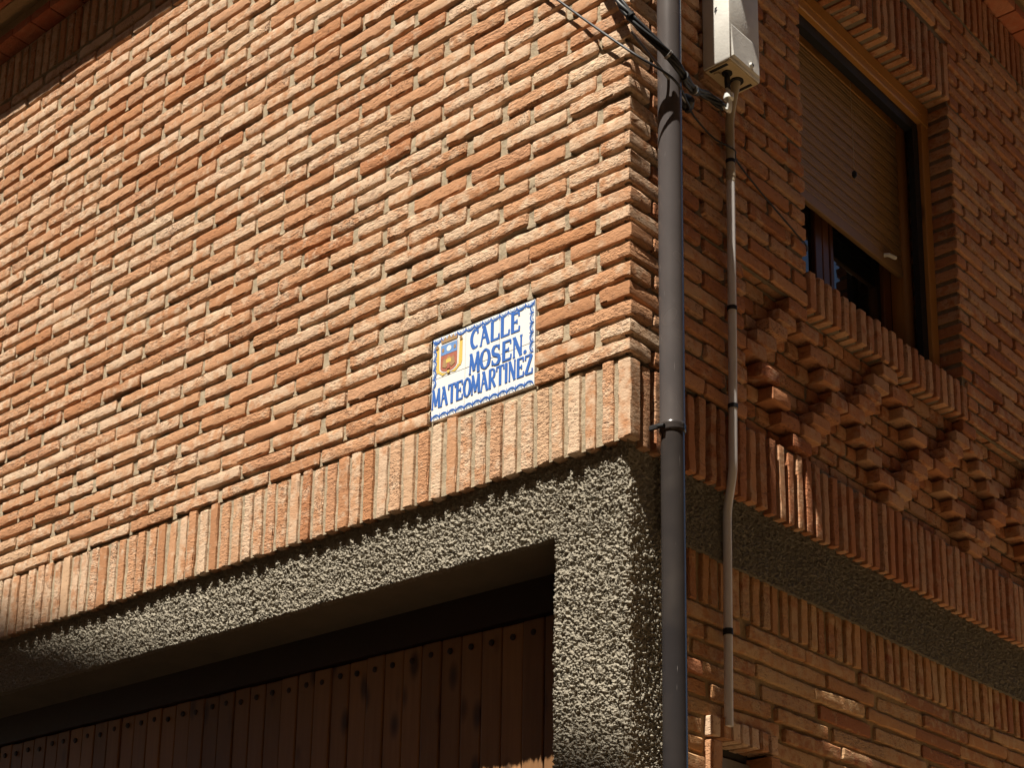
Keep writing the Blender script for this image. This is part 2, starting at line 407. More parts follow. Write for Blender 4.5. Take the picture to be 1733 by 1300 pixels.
JOINTS = {'L': [], 'R': []}
XL, YR = 4.4, 3.5                      # how far the two fronts are built in brick
SIGN_X0, SIGN_X1, SIGN_Z0, SIGN_Z1 = -.754, -.343, .004, .279
NJ = 40
for j in range(NJ):
    z = j * CO + rnd.uniform(-.0012, .0012); even = j % 2 == 0
    # corner brick, one solid that shows on both fronts
    lx, dy = (.217, .097) if even else (.104, .217)
    me = brick_mesh(lx, dy, BH, rnd.randrange(10), BRICK, 1.2)
    place('brick', 'L', me, (1, dy, BH), (-lx / 2 + rnd.gauss(0, .002), 0, z), 'L', rot=.004, proud=.002)
    # street front, s runs to the left
    r = row(.234 if even else .120, XL, PITCH, .0160, .010)
    if z < SIGN_Z1: r = sub(r, -SIGN_X1 - .004, -SIGN_X0 + .008)
    for a, b in r: lay('brick', 'L', -b, -a, z, BH, 'L', 0)
    JOINTS['L'] += [(-a2, -b1, z) for (a1, b1), (a2, b2) in zip([(0, lx)] + r, r) if 0 < a2 - b1 < .04]
    # side front
    r = row(.112 if even else .232, YR, PITCH, .0175)
    if z + BH / 2 < PANEL_TOP: r = sub(r, PANEL_Y, 9)
    if z < LIN_Z1 and z > PANEL_TOP - .02: r = sub(r, WIN_Y0, 9)
    if z + BH > LIN_Z0 and z < LIN_Z1: r = sub(r, .905, 9)
    for a, b in r: lay('brick', 'R', a, b, z, BH, 'R', 0, D=.1)
    JOINTS['R'] += [(b1, a2, z) for (a1, b1), (a2, b2) in zip(r, r[1:]) if 0 < a2 - b1 < .04]
    if z < LIN_Z1 and z > PANEL_TOP - .02:
        st = WIN_Y1 if z > SILL_Z1 else WIN_Y1 + .03
        if z + BH > LIN_Z0: st = WIN_Y1 + .02
        r = row(st, YR, PITCH, .0125)
        first = .075 if even else .217
        r = [(st, st + first)] + row(st + first + .016, YR, PITCH, .0165)
        for i, (a, b) in enumerate(r): lay('brick', 'R', a, b, z, BH, 'R', 0, D=.235 if i == 0 else .1)

# soldier courses, lintel, sill, frieze
n = int(XL / .0578)
for i in range(n):
    w = rnd.uniform(.033, .0455)
    soldier('L', -.022 - i * .0578 + (rnd.uniform(-.003, .003) if i else .001), -.249 + rnd.uniform(-.003, .003), rnd.uniform(.229, .238), w if i else .042, 'L', -.001, D=.1 if i else .044)
for i in range(int((YR - .05) / .0527)):
    soldier('R', .076 + i * .0527 + rnd.uniform(-.002, .002), -.258 + rnd.uniform(-.003, .003), rnd.uniform(.232, .24), rnd.uniform(.028, .036), 'R', 0)
for i in range(22):
    soldier('R', .925 + i * .0535, LIN_Z0 + rnd.uniform(-.003, .003), .238, rnd.uniform(.029, .036), 'R', 0, D=.13)
for i in range(21):
    soldier('R', .972 + i * .0535, SILL_Z0 + rnd.uniform(-.002, .004), rnd.choice((.130, .135)), rnd.uniform(.030, .037), 'R', .006, D=.24)
for i in range(n):
    soldier('L', -.022 - i * .0578, FRIEZE_Z + .003, FRIEZE_H - .01, rnd.uniform(.034, .042), 'L', .004)
for i in range(int((YR - .05) / .0535)):
    soldier('R', .052 + i * .0535, FRIEZE_Z + .003, FRIEZE_H - .01, rnd.uniform(.034, .04), 'R', -.004)
# ornamental panel: header bond ground, diamonds of headers standing out to the face
for r_ in range(9):
    z = r_ * CO; off = .0605 * (4 - abs(r_ - 4)); marks = []
    for cen in (.886, 1.484, 2.082, 2.680, 3.278):
        for sg in ((-1, 1) if off > 0 else (1,)):
            y = cen + sg * off
            if y > YR - .1: continue
            if z + BH > SILL_Z0 + .01 and WIN_Y0 < y < WIN_Y1 + .03: continue
            marks.append(y)
    marks.sort(); keep = []
    for y in marks:
        if not keep or y - keep[-1] > .09: keep.append(y)
    for y in keep: lay('projecting_brick', 'R', y - .053, y + .053, z + rnd.uniform(-.002, .002), BH + .002, 'R', 0, D=.09, rot=.012, proud=.004)
    a = PANEL_Y + .01 + (.0605 if r_ % 2 else 0) - .06
    iv = [(max(p, PANEL_Y + .004), q) for p, q in row(a, YR, .121, .012)]
    if z + BH > SILL_Z0 + .01: iv = sub(iv, WIN_Y0, WIN_Y1 + .03)
    for y in keep: iv = sub(iv, y - .056, y + .056)
    for p, q in iv: lay('header_brick', 'R', p, q, z, BH, 'R', -PANEL_D, D=.05)
# lower wall of long bricks on the side front, its soldier course and the framed hatch
NI_Y0, NI_Y1, NI_Z = .395, .735, -.990
for i in range(int((YR - .23) / .0535)):
    soldier('R', .235 + i * .0535 + rnd.uniform(-.003, .003), -.606 + rnd.uniform(-.003, .003), .145, rnd.uniform(.031, .040), 'R', LOW_X, D=.08, mat=BRICK_OLD, kind='soldier_brick')
for j in range(1, 20):
    z = -.606 - .011 - j * .0545 + .0125
    r = row(.2 - rnd.random() * .25, YR, .322, .019, .03)
    r = [(max(a, .2), b) for a, b in r if b > .22]
    if z < NI_Z + .045: r = sub(r, NI_Y0 - .012, NI_Y1 + .012)
    for a, b in r: lay('long_brick', 'R', a, b, z, .0405, 'R', LOW_X + .002, D=.06, mat=BRICK_OLD, chip=.9, rot=.008, proud=.003)
for i in range(7):
    soldier('R', NI_Y0 + .022 + i * .0488, NI_Z, .058, .036, 'R', LOW_X + .024, D=.1, mat=BRICK, kind='frame_brick')
for k_ in range(5):
    for y in (NI_Y0 + .024, NI_Y1 - .026):
        soldier('R', y, NI_Z - .004 - (k_ + 1) * .118, .112, .046, 'R', LOW_X + .024, D=.12, mat=BRICK, kind='frame_brick')

# ---- mortar behind the bricks
def plug(mb, face, u0, u1, z0, z1, plane, d):
    us = [u0 - .004, u0 + (u1 - u0) * .5, u1 + .004]; zs = np.linspace(z0 + rnd.uniform(-.002, .006), z1 - rnd.uniform(0, .004), 4); q0 = rnd.uniform(-.001, .003)
    v = []
    for z in zs:
        for u in us:
            dd = d + q0 + rnd.uniform(-.0022, .0022); zz = z + rnd.uniform(-.0015, .0015); uu = u + rnd.uniform(-.0015, .0015)
            v.append((uu, plane + dd, zz) if face == 'L' else (plane - dd, uu, zz))
    k = len(v)
    for z in (zs[0], zs[-1]):
        for u in us: v.append((u, plane + .03, z) if face == 'L' else (plane - .03, u, z))
    f = [(3 * a + b_, 3 * a + b_ + 1, 3 * a + b_ + 4, 3 * a + b_ + 3) for a in range(3) for b_ in range(2)]
    f += [(k, k + 1, 1, 0), (k + 1, k + 2, 2, 1), (9, 10, k + 4, k + 3), (10, 11, k + 5, k + 4)]
    mb.add(v, f)
def mortar_patch(mb, face, u0, u1, z0, z1, plane, kind, du=.013):
    extra = .006 if face == 'R' and kind == 'course' and plane == 0 else 0.0
    """height field: sloping bed joints under every course, fuller upright joints"""
    if kind == 'course':
        prof = [(-.0172, .0085), (-.0125, .0120), (-.0040, .0190), (.0020, .0160), (.0090, .0100), (.0210, .0090), (.0350, .0085)]
        zs = []; dp = []
        j0, j1 = int(math.floor(z0 / CO)) - 1, int(math.ceil(z1 / CO)) + 1
        for j in range(j0, j1 + 1):
            for a, d in prof:
                z = j * CO + a
                if z0 < z < z1: zs.append(z); dp.append(d + extra)
        zs = [z0] + zs + [z1]; dp = [.006] + dp + [.006]
    else:
        nz = max(2, int((z1 - z0) / .014)); zs = list(np.linspace(z0, z1, nz)); dp = [kind] * nz
    us = np.linspace(u0, u1, max(2, int(abs(u1 - u0) / du)))
    U, Z = np.meshgrid(us, zs); D = np.repeat(np.array(dp)[:, None], len(us), 1)
    q = np.stack([U, Z, np.full_like(U, plane * 3)], -1)
    D = D + vnoise(q * 40) * .0022 + vnoise(q * 110 + 5) * .0012
    v = np.stack([U, plane + D, Z], -1) if face == 'L' else np.stack([plane - D, U, Z], -1)
    nu = len(us); f = []
    for a in range(len(zs) - 1):
        for b in range(nu - 1):
            i = a * nu + b; f.append((i, i + 1, i + nu + 1, i + nu))
    mb.add(v.reshape(-1, 3), f)
ml = MB()
mortar_patch(ml, 'L', -XL, SIGN_X0 - .004, -.010, FRIEZE_Z, 0, 'course')
mortar_patch(ml, 'L', SIGN_X0 - .004, SIGN_X1 + .004, SIGN_Z1, FRIEZE_Z, 0, 'course')
mortar_patch(ml, 'L', SIGN_X1 + .004, -.006, -.010, FRIEZE_Z, 0, 'course')
mortar_patch(ml, 'L', SIGN_X0 - .004, SIGN_X1 + .004, -.010, SIGN_Z1, .018, .002)
mortar_patch(ml, 'L', -XL, -.012, -.247, -.010, 0, .0085)
for a_, b_, z_ in JOINTS['L']: plug(ml, 'L', a_, b_, z_ - .013, z_ + BH - .001, 0, .0060)
mortar_patch(ml, 'L', -XL, -.012, FRIEZE_Z, FRIEZE_Z + FRIEZE_H, .004, .008)
STREET = ml.build('street_wall', MORTAR, HOUSE, True)
mr = MB()
mortar_patch(mr, 'R', .006, PANEL_Y, -.010, PANEL_TOP, 0, 'course')
mortar_patch(mr, 'R', .006, WIN_Y0, PANEL_TOP, FRIEZE_Z, 0, 'course')
mortar_patch(mr, 'R', WIN_Y1 + .004, YR, PANEL_TOP, FRIEZE_Z, 0, 'course')
mortar_patch(mr, 'R', .90, WIN_Y1 + .03, LIN_Z0 + .004, LIN_Z1, .002, .015)
mortar_patch(mr, 'R', WIN_Y0, WIN_Y1 + .004, LIN_Z1, FRIEZE_Z, 0, 'course')
mortar_patch(mr, 'R', WIN_Y0 + .004, WIN_Y1 + .03, SILL_Z0 + .006, SILL_Z1 - .02, .003, .015)
mortar_patch(mr, 'R', PANEL_Y - .03, YR, -.012, PANEL_TOP + .003, -PANEL_D, 'course')
mortar_patch(mr, 'R', .012, YR, -.256, -.010, 0, .021)
mortar_patch(mr, 'R', .012, YR, FRIEZE_Z, FRIEZE_Z + FRIEZE_H, -.004, .010)
for a_, b_, z_ in JOINTS['R']: plug(mr, 'R', a_, b_, z_ - .006, z_ + BH - .004, 0, .0115)
# reveal of the window, sill top, lintel underside, panel edges
mr.box((-.24, WIN_Y1 + .006, SILL_Z1 - .1), (-.012, WIN_Y1 + .2, LIN_Z0))
mr.box((-.24, WIN_Y0 - .1, SILL_Z1 - .1), (-.012, WIN_Y0 - .006, LIN_Z0))
mr.box((-.24, WIN_Y0 - .1, LIN_Z0 + .006), (-.014, WIN_Y1 + .05, LIN_Z1 + .1))
mr.box((-.24, WIN_Y0 + .004, SILL_Z0 + .006), (-.013, WIN_Y1 + .028, SILL_Z1 - .012))
mr.box((-.09, .1, .1), (-.015, PANEL_Y - .005, PANEL_TOP))
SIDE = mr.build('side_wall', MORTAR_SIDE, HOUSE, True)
lo_ = MB()
mortar_patch(lo_, 'R', .2, NI_Y0 + .03, -1.75, -.45, LOW_X, .0095)
mortar_patch(lo_, 'R', NI_Y0 + .03, NI_Y1 - .03, NI_Z + .02, -.45, LOW_X, .0095)
mortar_patch(lo_, 'R', NI_Y1 - .03, YR, -1.75, -.45, LOW_X, .0095)
LOWER = lo_.build('lower_side_wall', MORTAR_OLD, HOUSE, True)

# ---- emit the pieces: largest in the picture become objects, the rest one mesh per wall
PARENT = {'L': STREET, 'R': SIDE}
def seen(mw):
    c = mw @ Vector((0, 0, .02)); q = CAM_ROT @ (np.array(c) - CAM_POS)
    x, y = px_of(c)
    return (1 / q[2]) if (-30 < x < IMG_W + 30 and -30 < y < IMG_H + 30) else 0
by = {}
for p in PIECES: by.setdefault(p[0], []).append(p)
rest = {}
for kind, lst in by.items():
    sc = sorted(lst, key=lambda p: -seen(p[3]) * (abs(p[3][0][0]) + abs(p[3][1][0])) )
    for i, (k, wall, me, mw) in enumerate(sc):
        par = PARENT[wall]
        if kind in ('long_brick', 'frame_brick') or (me.materials[0] == BRICK_OLD): par = LOWER
        if i < 290 and seen(mw) > 0: obj(kind, me, par, mw)
        else: rest.setdefault((par.name, me.materials[0].name), []).append((me, mw))
for (pn, _mn), lst in rest.items():
    V, Fc, A, base = [], [], [], 0
    for me, mw in lst:
        v = np.empty(len(me.vertices) * 3); me.vertices.foreach_get('co', v); v = v.reshape(-1, 3)
        M = np.array(mw); V.append(v @ M[:3, :3].T + M[:3, 3])
        Fc += [tuple(base + q for q in pl.vertices) for pl in me.polygons]; A.append(np.full(len(v), rnd.random())); base += len(v)
    me2 = new_mesh('brick_courses', np.concatenate(V), Fc, lst[0][0].materials[0], True, 20)
    at = me2.attributes.new('rnd', 'FLOAT', 'POINT'); at.data.foreach_set('value', np.concatenate(A))
    obj('brick_courses', me2, bpy.data.objects[pn], kind='stuff')

# ---- solid walls behind, floors, roof
core = MB()
core.box((-4.6, .055, -.455), (-.12, .30, 2.9))
core.box((-.262, .06, GROUND_Z), (-.12, .30, -.455))
for a, b in (((-.30, .30, GROUND_Z), (-.10, 3.9, -.2)), ((-.30, .30, -.2), (-.10, WIN_Y0 - .06, 2.9)), ((-.30, WIN_Y1 + .05, -.2), (-.10, 3.9, 2.9)),
             ((-.30, WIN_Y0 - .06, -.2), (-.10, WIN_Y1 + .05, SILL_Z0)), ((-.30, WIN_Y0 - .06, LIN_Z1), (-.10, WIN_Y1 + .05, 2.9)),
             ((-4.6, 3.9, GROUND_Z), (-.1, 4.1, 2.9)), ((-4.8, .3, GROUND_Z), (-4.6, 4.1, 2.9)), ((-4.6, .3, -.2), (-.3, 3.9, -.05)), ((-4.6, 1.9, GROUND_Z), (-.3, 2.0, 2.9)),
             ((-4.6, .3, GROUND_Z), (-.3, .42, -.2))):
    core.box(a, b)
core.build('wall_core', ROOM, HOUSE)

# ---- rough cast band and pier
def rough_strip(z0, z1, s0, s1, step, depth=.028):
    """strip that follows the street front (s<0), turns the corner on a small radius and follows the side front (s>0)"""
    R = .012; arc = R * math.pi / 2
    ss = np.arange(s0, s1 + step, step); zs = np.arange(z0, z1 + step * .5, step)
    x = np.empty_like(ss); y = np.empty_like(ss); nx = np.empty_like(ss); ny = np.empty_like(ss)
    for i, s in enumerate(ss):
        if s <= -arc / 2: x[i], y[i], nx[i], ny[i] = -depth - R + (s + arc / 2), depth, 0, -1
        elif s >= arc / 2: x[i], y[i], nx[i], ny[i] = -depth, depth + R + (s - arc / 2), 1, 0
        else:
            t = (s + arc / 2) / arc * math.pi / 2; nx[i], ny[i] = math.sin(t), -math.cos(t)
            x[i], y[i] = -depth - R + R * nx[i], depth + R + R * ny[i]
    S, Z = np.meshgrid(ss, zs); q = np.stack([S, Z, S * 0 + 3.3], -1)
    n_ = vnoise(q * 215); h = np.sign(n_) * np.abs(n_) ** .75 * .0044 + vnoise(q * 390 + 9) * .0046 + vnoise(q * 105 + 4) * .0040 + vnoise(q * 6 + 2) * .003
    h = h * np.where(S > .25, .8, 1.0)
    jz = np.stack([S, Z, S * 0 + 8.1], -1)
    Zj = Z + vnoise(jz * 150) * .0016
    v = np.stack([x[None] + nx[None] * h, y[None] + ny[None] * h, Zj], -1)
    # bottom lip turns under
    lip = v[0].copy(); lip[:, 0] -= nx * .035; lip[:, 1] -= ny * .035; lip[:, 2] += .004
    v = np.concatenate([lip[None], v]); nu = len(ss); nv = v.shape[0]
    a = np.arange(nv - 1)[:, None] * nu + np.arange(nu - 1)[None]
    f = np.stack([a, a + 1, a + nu + 1, a + nu], -1).reshape(-1, 4)
    return v.reshape(-1, 3), f
JAMB_X = -.279
v, f = rough_strip(-.466, -.243, -3.75, 2.95, .0024)
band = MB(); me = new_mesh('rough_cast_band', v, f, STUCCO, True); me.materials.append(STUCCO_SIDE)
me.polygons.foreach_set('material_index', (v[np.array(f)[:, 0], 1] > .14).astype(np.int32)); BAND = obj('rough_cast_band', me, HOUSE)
v, f = rough_strip(-1.30, -.462, JAMB_X + .030, .20, .0024)
obj('rough_cast_pier', new_mesh('rough_cast_pier', v, f, STUCCO, True), HOUSE)
b = MB(); b.box((-4.6, .034, -.462), (-3.70, .06, -.24)); b.box((-.06, 2.93, -.462), (-.030, 3.9, -.24))
b.box((JAMB_X, .032, GROUND_Z), (-.034, .3, -1.29)); b.box((-.3, .10, GROUND_Z), (-.034, .2, -1.29)); b.box((JAMB_X + .002, .05, -1.3), (-.05, .3, -.43)); b.box((-.2, .06, -1.3), (-.046, .2, -.25))
b.build('plain_render', STUCCO, HOUSE)

# ---- garage door under the band
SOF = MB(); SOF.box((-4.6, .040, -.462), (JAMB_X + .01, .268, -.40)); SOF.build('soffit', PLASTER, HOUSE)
DOOR = obj('garage_door', None, HOUSE)
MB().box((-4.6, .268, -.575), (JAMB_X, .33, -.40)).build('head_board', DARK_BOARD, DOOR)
MB().box((-4.6, .312, GROUND_Z), (JAMB_X, .34, -.56)).build('backing', DARK_BOARD, DOOR)
pms = [MB().box((-w_, 0, 0), (w_, .024, 2.2), .004).mesh('plank', WOOD_DOOR) for w_ in (.0385, .0395, .0402)]
bm_ = MB().tube([(0, 0, 0), (0, -.004, 0), (0, -.0055, 0)], [.0105, .0095, .004], 14).mesh('bolt', DARK_BOARD, True)
for i in range(40):
    x = -.405 + .083 * 1.0 - i * .083
    if x < -3.7: break
    obj('plank', rnd.choice(pms), DOOR, Matrix.Translation((x + rnd.uniform(-.001, .001), .286 + rnd.uniform(-.003, .002), -.578 - 2.2 + rnd.uniform(-.003, .001))))
    obj('bolt', bm_, DOOR, Matrix.Translation((x + rnd.uniform(-.006, .006), .2855, -.622 + rnd.uniform(-.006, .006))))

# ---- eaves
EAVE = MB()
ez = FRIEZE_Z + FRIEZE_H
EAVE.box((-4.8, -.055, ez + .046), (.055, 4.1, ez + .10)); EAVE.box((-4.8, -.13, ez + .10), (.13, 4.1, ez + .165))
EAVE.box((-4.8, -.24, ez + .165), (.24, 4.1, ez + .36))
EV = EAVE.build('eave', MORTAR_OLD, HOUSE)
tm = brick_mesh(.135, .16, .040, 1, TILE_RED, .5); tm2 = brick_mesh(.24, .16, .05, 2, TILE_RED, .6)
def eave_row(me, lw, pitch, out, z, kind):
    for i in range(int(4.5 / pitch)):
        obj(kind, me, EV, Matrix.Translation((.02 - lw / 2 - i * pitch + out, -out, z)))
    for i in range(int(3.9 / pitch)):
        obj(kind, me, EV, Matrix.Translation((out, .05 + lw / 2 + i * pitch, z)) @ Matrix.Rotation(math.pi / 2, 4, 'Z'))
eave_row(tm, .135, .142, .07, ez + .003, 'eave_tile')
eave_row(tm2, .24, .252, .155, ez + .108, 'eave_brick')
# curved roof tiles along the edge
def half_tile(r, ln, t=.012, n=8):
    m = MB()
    for s in range(2):
        pass
    v = []; f = []
    for e in (0, 1):
        for k in range(n + 1):
            a = math.pi * k / n
            for rr in (r, r - t): v.append((rr * math.cos(a), e * ln, rr * math.sin(a)))
    w = 2 * (n + 1)
    for k in range(n):
        o0, i0, o1, i1 = 2 * k, 2 * k + 1, 2 * k + 2, 2 * k + 3
        f += [(o0, o1, o1 + w, o0 + w), (i1, i0, i0 + w, i1 + w), (o1, o0, i0, i1), (o0 + w, o1 + w, i1 + w, i0 + w)]
    f += [(0, w, w + 1, 1), (2 * n, 2 * n + 1, 2 * n + 1 + w, 2 * n + w)]
    return m.add(v, f).mesh('roof_tile', TILE_RED, True)
rt = half_tile(.085, .6)
for i in range(24): obj('roof_tile', rt, EV, Matrix.Translation((.22 - i * .2, -.30, ez + .365)) @ Matrix.Rotation(.28, 4, 'X'))
for i in range(20): obj('roof_tile', rt, EV, Matrix.Translation((.30, -.18 + i * .2, ez + .365)) @ Matrix.Rotation(math.pi / 2, 4, 'Z') @ Matrix.Rotation(.28, 4, 'X'))
roof = MB(); a = ez + .34
roof.add([(-4.9, -.27, a), (.27, -.27, a), (.27, 4.2, a), (-4.9, 4.2, a), (-2.3, 2.0, a + .75), (-4.9, 2.0, a + .75)],
         [(0, 1, 4, 5), (1, 2, 4), (2, 3, 5, 4), (3, 0, 5), (0, 3, 2, 1)])
roof.build('roof', TILE_RED, HOUSE)

# ---- window of the side front
WIN = obj('window', None, HOUSE)
f1 = MB(); f1.box((-.115, WIN_Y0 + .004, 1.768), (-.084, WIN_Y1 - .004, LIN_Z0 - .006), .004); f1.box((-.110, WIN_Y0 + .006, 1.800), (-.080, WIN_Y1 - .06, 1.806))
f1.build('screen_head', WOOD_FRAME_Y, WIN)
f1 = MB(); f1.box((-.112, WIN_Y1 - .060, SILL_Z1 - .03), (-.088, WIN_Y1 - .005, 1.767), .003); f1.build('screen_jamb', WOOD_FRAME_Z, WIN)
MB().box((-.112, WIN_Y0 + .005, SILL_Z1 - .03), (-.088, WIN_Y0 + .06, 1.767), .003).build('screen_jamb', WOOD_FRAME_Z, WIN)
f1 = MB(); f1.box((-.128, WIN_Y1 - .105, SILL_Z1 - .03), (-.104, WIN_Y1 - .062, 1.74)); f1.box((-.135, WIN_Y0 + .02, 1.725), (-.106, WIN_Y1 - .062, 1.767)); f1.build('screen_track', BLACK, WIN)
MB().box((-.23, WIN_Y0, 1.812), (-.117, WIN_Y1, 1.845)).build('soffit_board', DARK_BOARD, WIN)
MB().box((-.215, WIN_Y0, 1.765), (-.185, WIN_Y1 - .05, 1.80), .003).build('head_trim', WOOD_FRAME_Y, WIN)
g_ = MB(); g_.tube([(-.192, 2.012, SILL_Z1 - .05), (-.192, 2.012, 1.80)], .027, 16); g_.box((-.24, 1.985, SILL_Z1 - .05), (-.197, WIN_Y1 + .002, 1.82), .003)
g_.build('shutter_guide', WOOD_FRAME_Z, WIN, True)
sl_ = MB()
prof = [(-.004, 0), (.008, .003), (.0105, .013), (.0075, .0145), (.0105, .016), (.0105, .026), (.0075, .0275), (.0105, .029), (.008, .0385), (-.004, .0410)]
n = len(prof)
vv = [(-.2 + d, y, z) for y in (0, 1) for d, z in prof]
sl_.add(vv, [(i, i + n, i + n + 1, i + 1) for i in range(n - 1)])
slat = None
Y0, Y1 = WIN_Y0 + .01, 1.988
smesh = new_mesh('slat', [(x, Y0 + (Y1 - Y0) * y, z) for x, y, z in sl_.v], sl_.f, SHUTTER)
z = 1.172
while z < 1.77: obj('slat', smesh, WIN, Matrix.Translation((0, 0, z))); z += .0435
MB().box((-.206, Y0, 1.130), (-.186, Y1, 1.170), .004).build('bottom_rail', SHUTTER, WIN)
MB().tube([(-.185, 1.835, 1.16), (-.170, 1.84, 1.158), (-.165, 1.885, 1.163)], .0075, 10).build('stopper', WHITE_PLASTIC, WIN, True)
MB().tube([(-.150, 1.559, 1.83), (-.149, 1.562, 1.6), (-.150, 1.565, 1.36)], .0012, 6).build('pull_cord', CONDUIT_DIRTY, WIN)
MB().tube([(-.150, 1.565, 1.372), (-.150, 1.565, 1.364), (-.150, 1.565, 1.350), (-.150, 1.565, 1.343)], [.003, .009, .009, .004], 12).build('cord_knob', BLACK, WIN, True)
for y0, y1 in ((.98, 1.022), (1.425, 1.474), (1.478, 1.522), (1.530, 1.556), (1.93, 1.985)):
    MB().box((-.275, y0, SILL_Z1 - .06), (-.240, y1, 1.8), .004).build('stile', WOOD_DARK, WIN)
MB().box((-.275, .98, SILL_Z1 - .06), (-.242, 1.99, SILL_Z1 + .03), .004).build('bottom_stile', WOOD_DARK, WIN)
for y0, y1 in ((1.022, 1.425), (1.556, 1.93)): MB().box((-.262, y0, SILL_Z1 + .03), (-.256, y1, 1.8)).build('pane', GLASS, WIN)
cu = MB()
for i in range(24): cu.tube([(-.36 + .012 * math.sin(i * 1.9), 1.60 + i * .013, .62), (-.36 + .012 * math.sin(i * 1.9 + .5), 1.60 + i * .013, 1.8)], .009, 6)
cu.build('curtain', WHITE_PLASTIC, WIN)

# ---- hatch in the lower wall
HT = obj('wall_hatch', None, HOUSE)
MB().box((-.115, NI_Y0 + .05, -1.7), (-.098, NI_Y1 - .05, NI_Z + .02)).build('hatch_back', ROOM, HT)
MB().box((-.094, NI_Y0 + .056, -1.7), (-.084, NI_Y1 - .056, NI_Z - .028), .003).build('hatch_door', GREY_DOOR, HT)

# ------------------------------------------------------------------ street name sign
SIGN = obj('street_name_sign', None, label='white tiled street name sign with blue lettering and painted coat of arms', cat='street sign')
SIGN.location = (SIGN_X0 + .002, .0065, SIGN_Z0 + .001)
SW, SH_ = .407, .272
for i in range(3):
    for j in range(2):
        w, h = SW / 3, SH_ / 2
        t = MB(); t.box((i * w + .0006, 0, j * h + .0006), ((i + 1) * w - .0006, .012, (j + 1) * h - .0006), .0012)
        me = t.mesh('tile', TILE_WHITE)
        obj('tile', me, SIGN, Matrix.Translation((0, rnd.uniform(0, .0003), 0)) @ Matrix.Rotation(rnd.uniform(-.0006, .0006), 4, 'X'))
_off = [0]
def nxt(): _off[0] += 1; return -.0007 - .00002 * (_off[0] % 40)
def stroke(mb, pts, w, closed=False):
    """brush stroke along pts; w scalar or list"""
    n = len(pts); ws = w if isinstance(w, (list, tuple)) else [w] * n; l, r = [], []
    for i in range(n):
        a = pts[(i - 1) % n] if (closed or i > 0) else pts[i]; b_ = pts[(i + 1) % n] if (closed or i < n - 1) else pts[i]
        tx, ty = b_[0] - a[0], b_[1] - a[1]; d = math.hypot(tx, ty) or 1; nx, ny = -ty / d, tx / d
        l.append((pts[i][0] + nx * ws[i] / 2, pts[i][1] + ny * ws[i] / 2)); r.append((pts[i][0] - nx * ws[i] / 2, pts[i][1] - ny * ws[i] / 2))
    o = nxt(); b0 = len(mb.v)
    mb.v += [(u, o, v) for u, v in l] + [(u, o, v) for u, v in r]
    for i in range(n if closed else n - 1):
        j = (i + 1) % n; mb.f.append((b0 + i, b0 + n + i, b0 + n + j, b0 + j))
def arc(cx, cy, rx, ry, a0, a1, n=14): return [(cx + rx * math.cos(math.radians(a0 + (a1 - a0) * i / n)), cy + ry * math.sin(math.radians(a0 + (a1 - a0) * i / n))) for i in range(n + 1)]
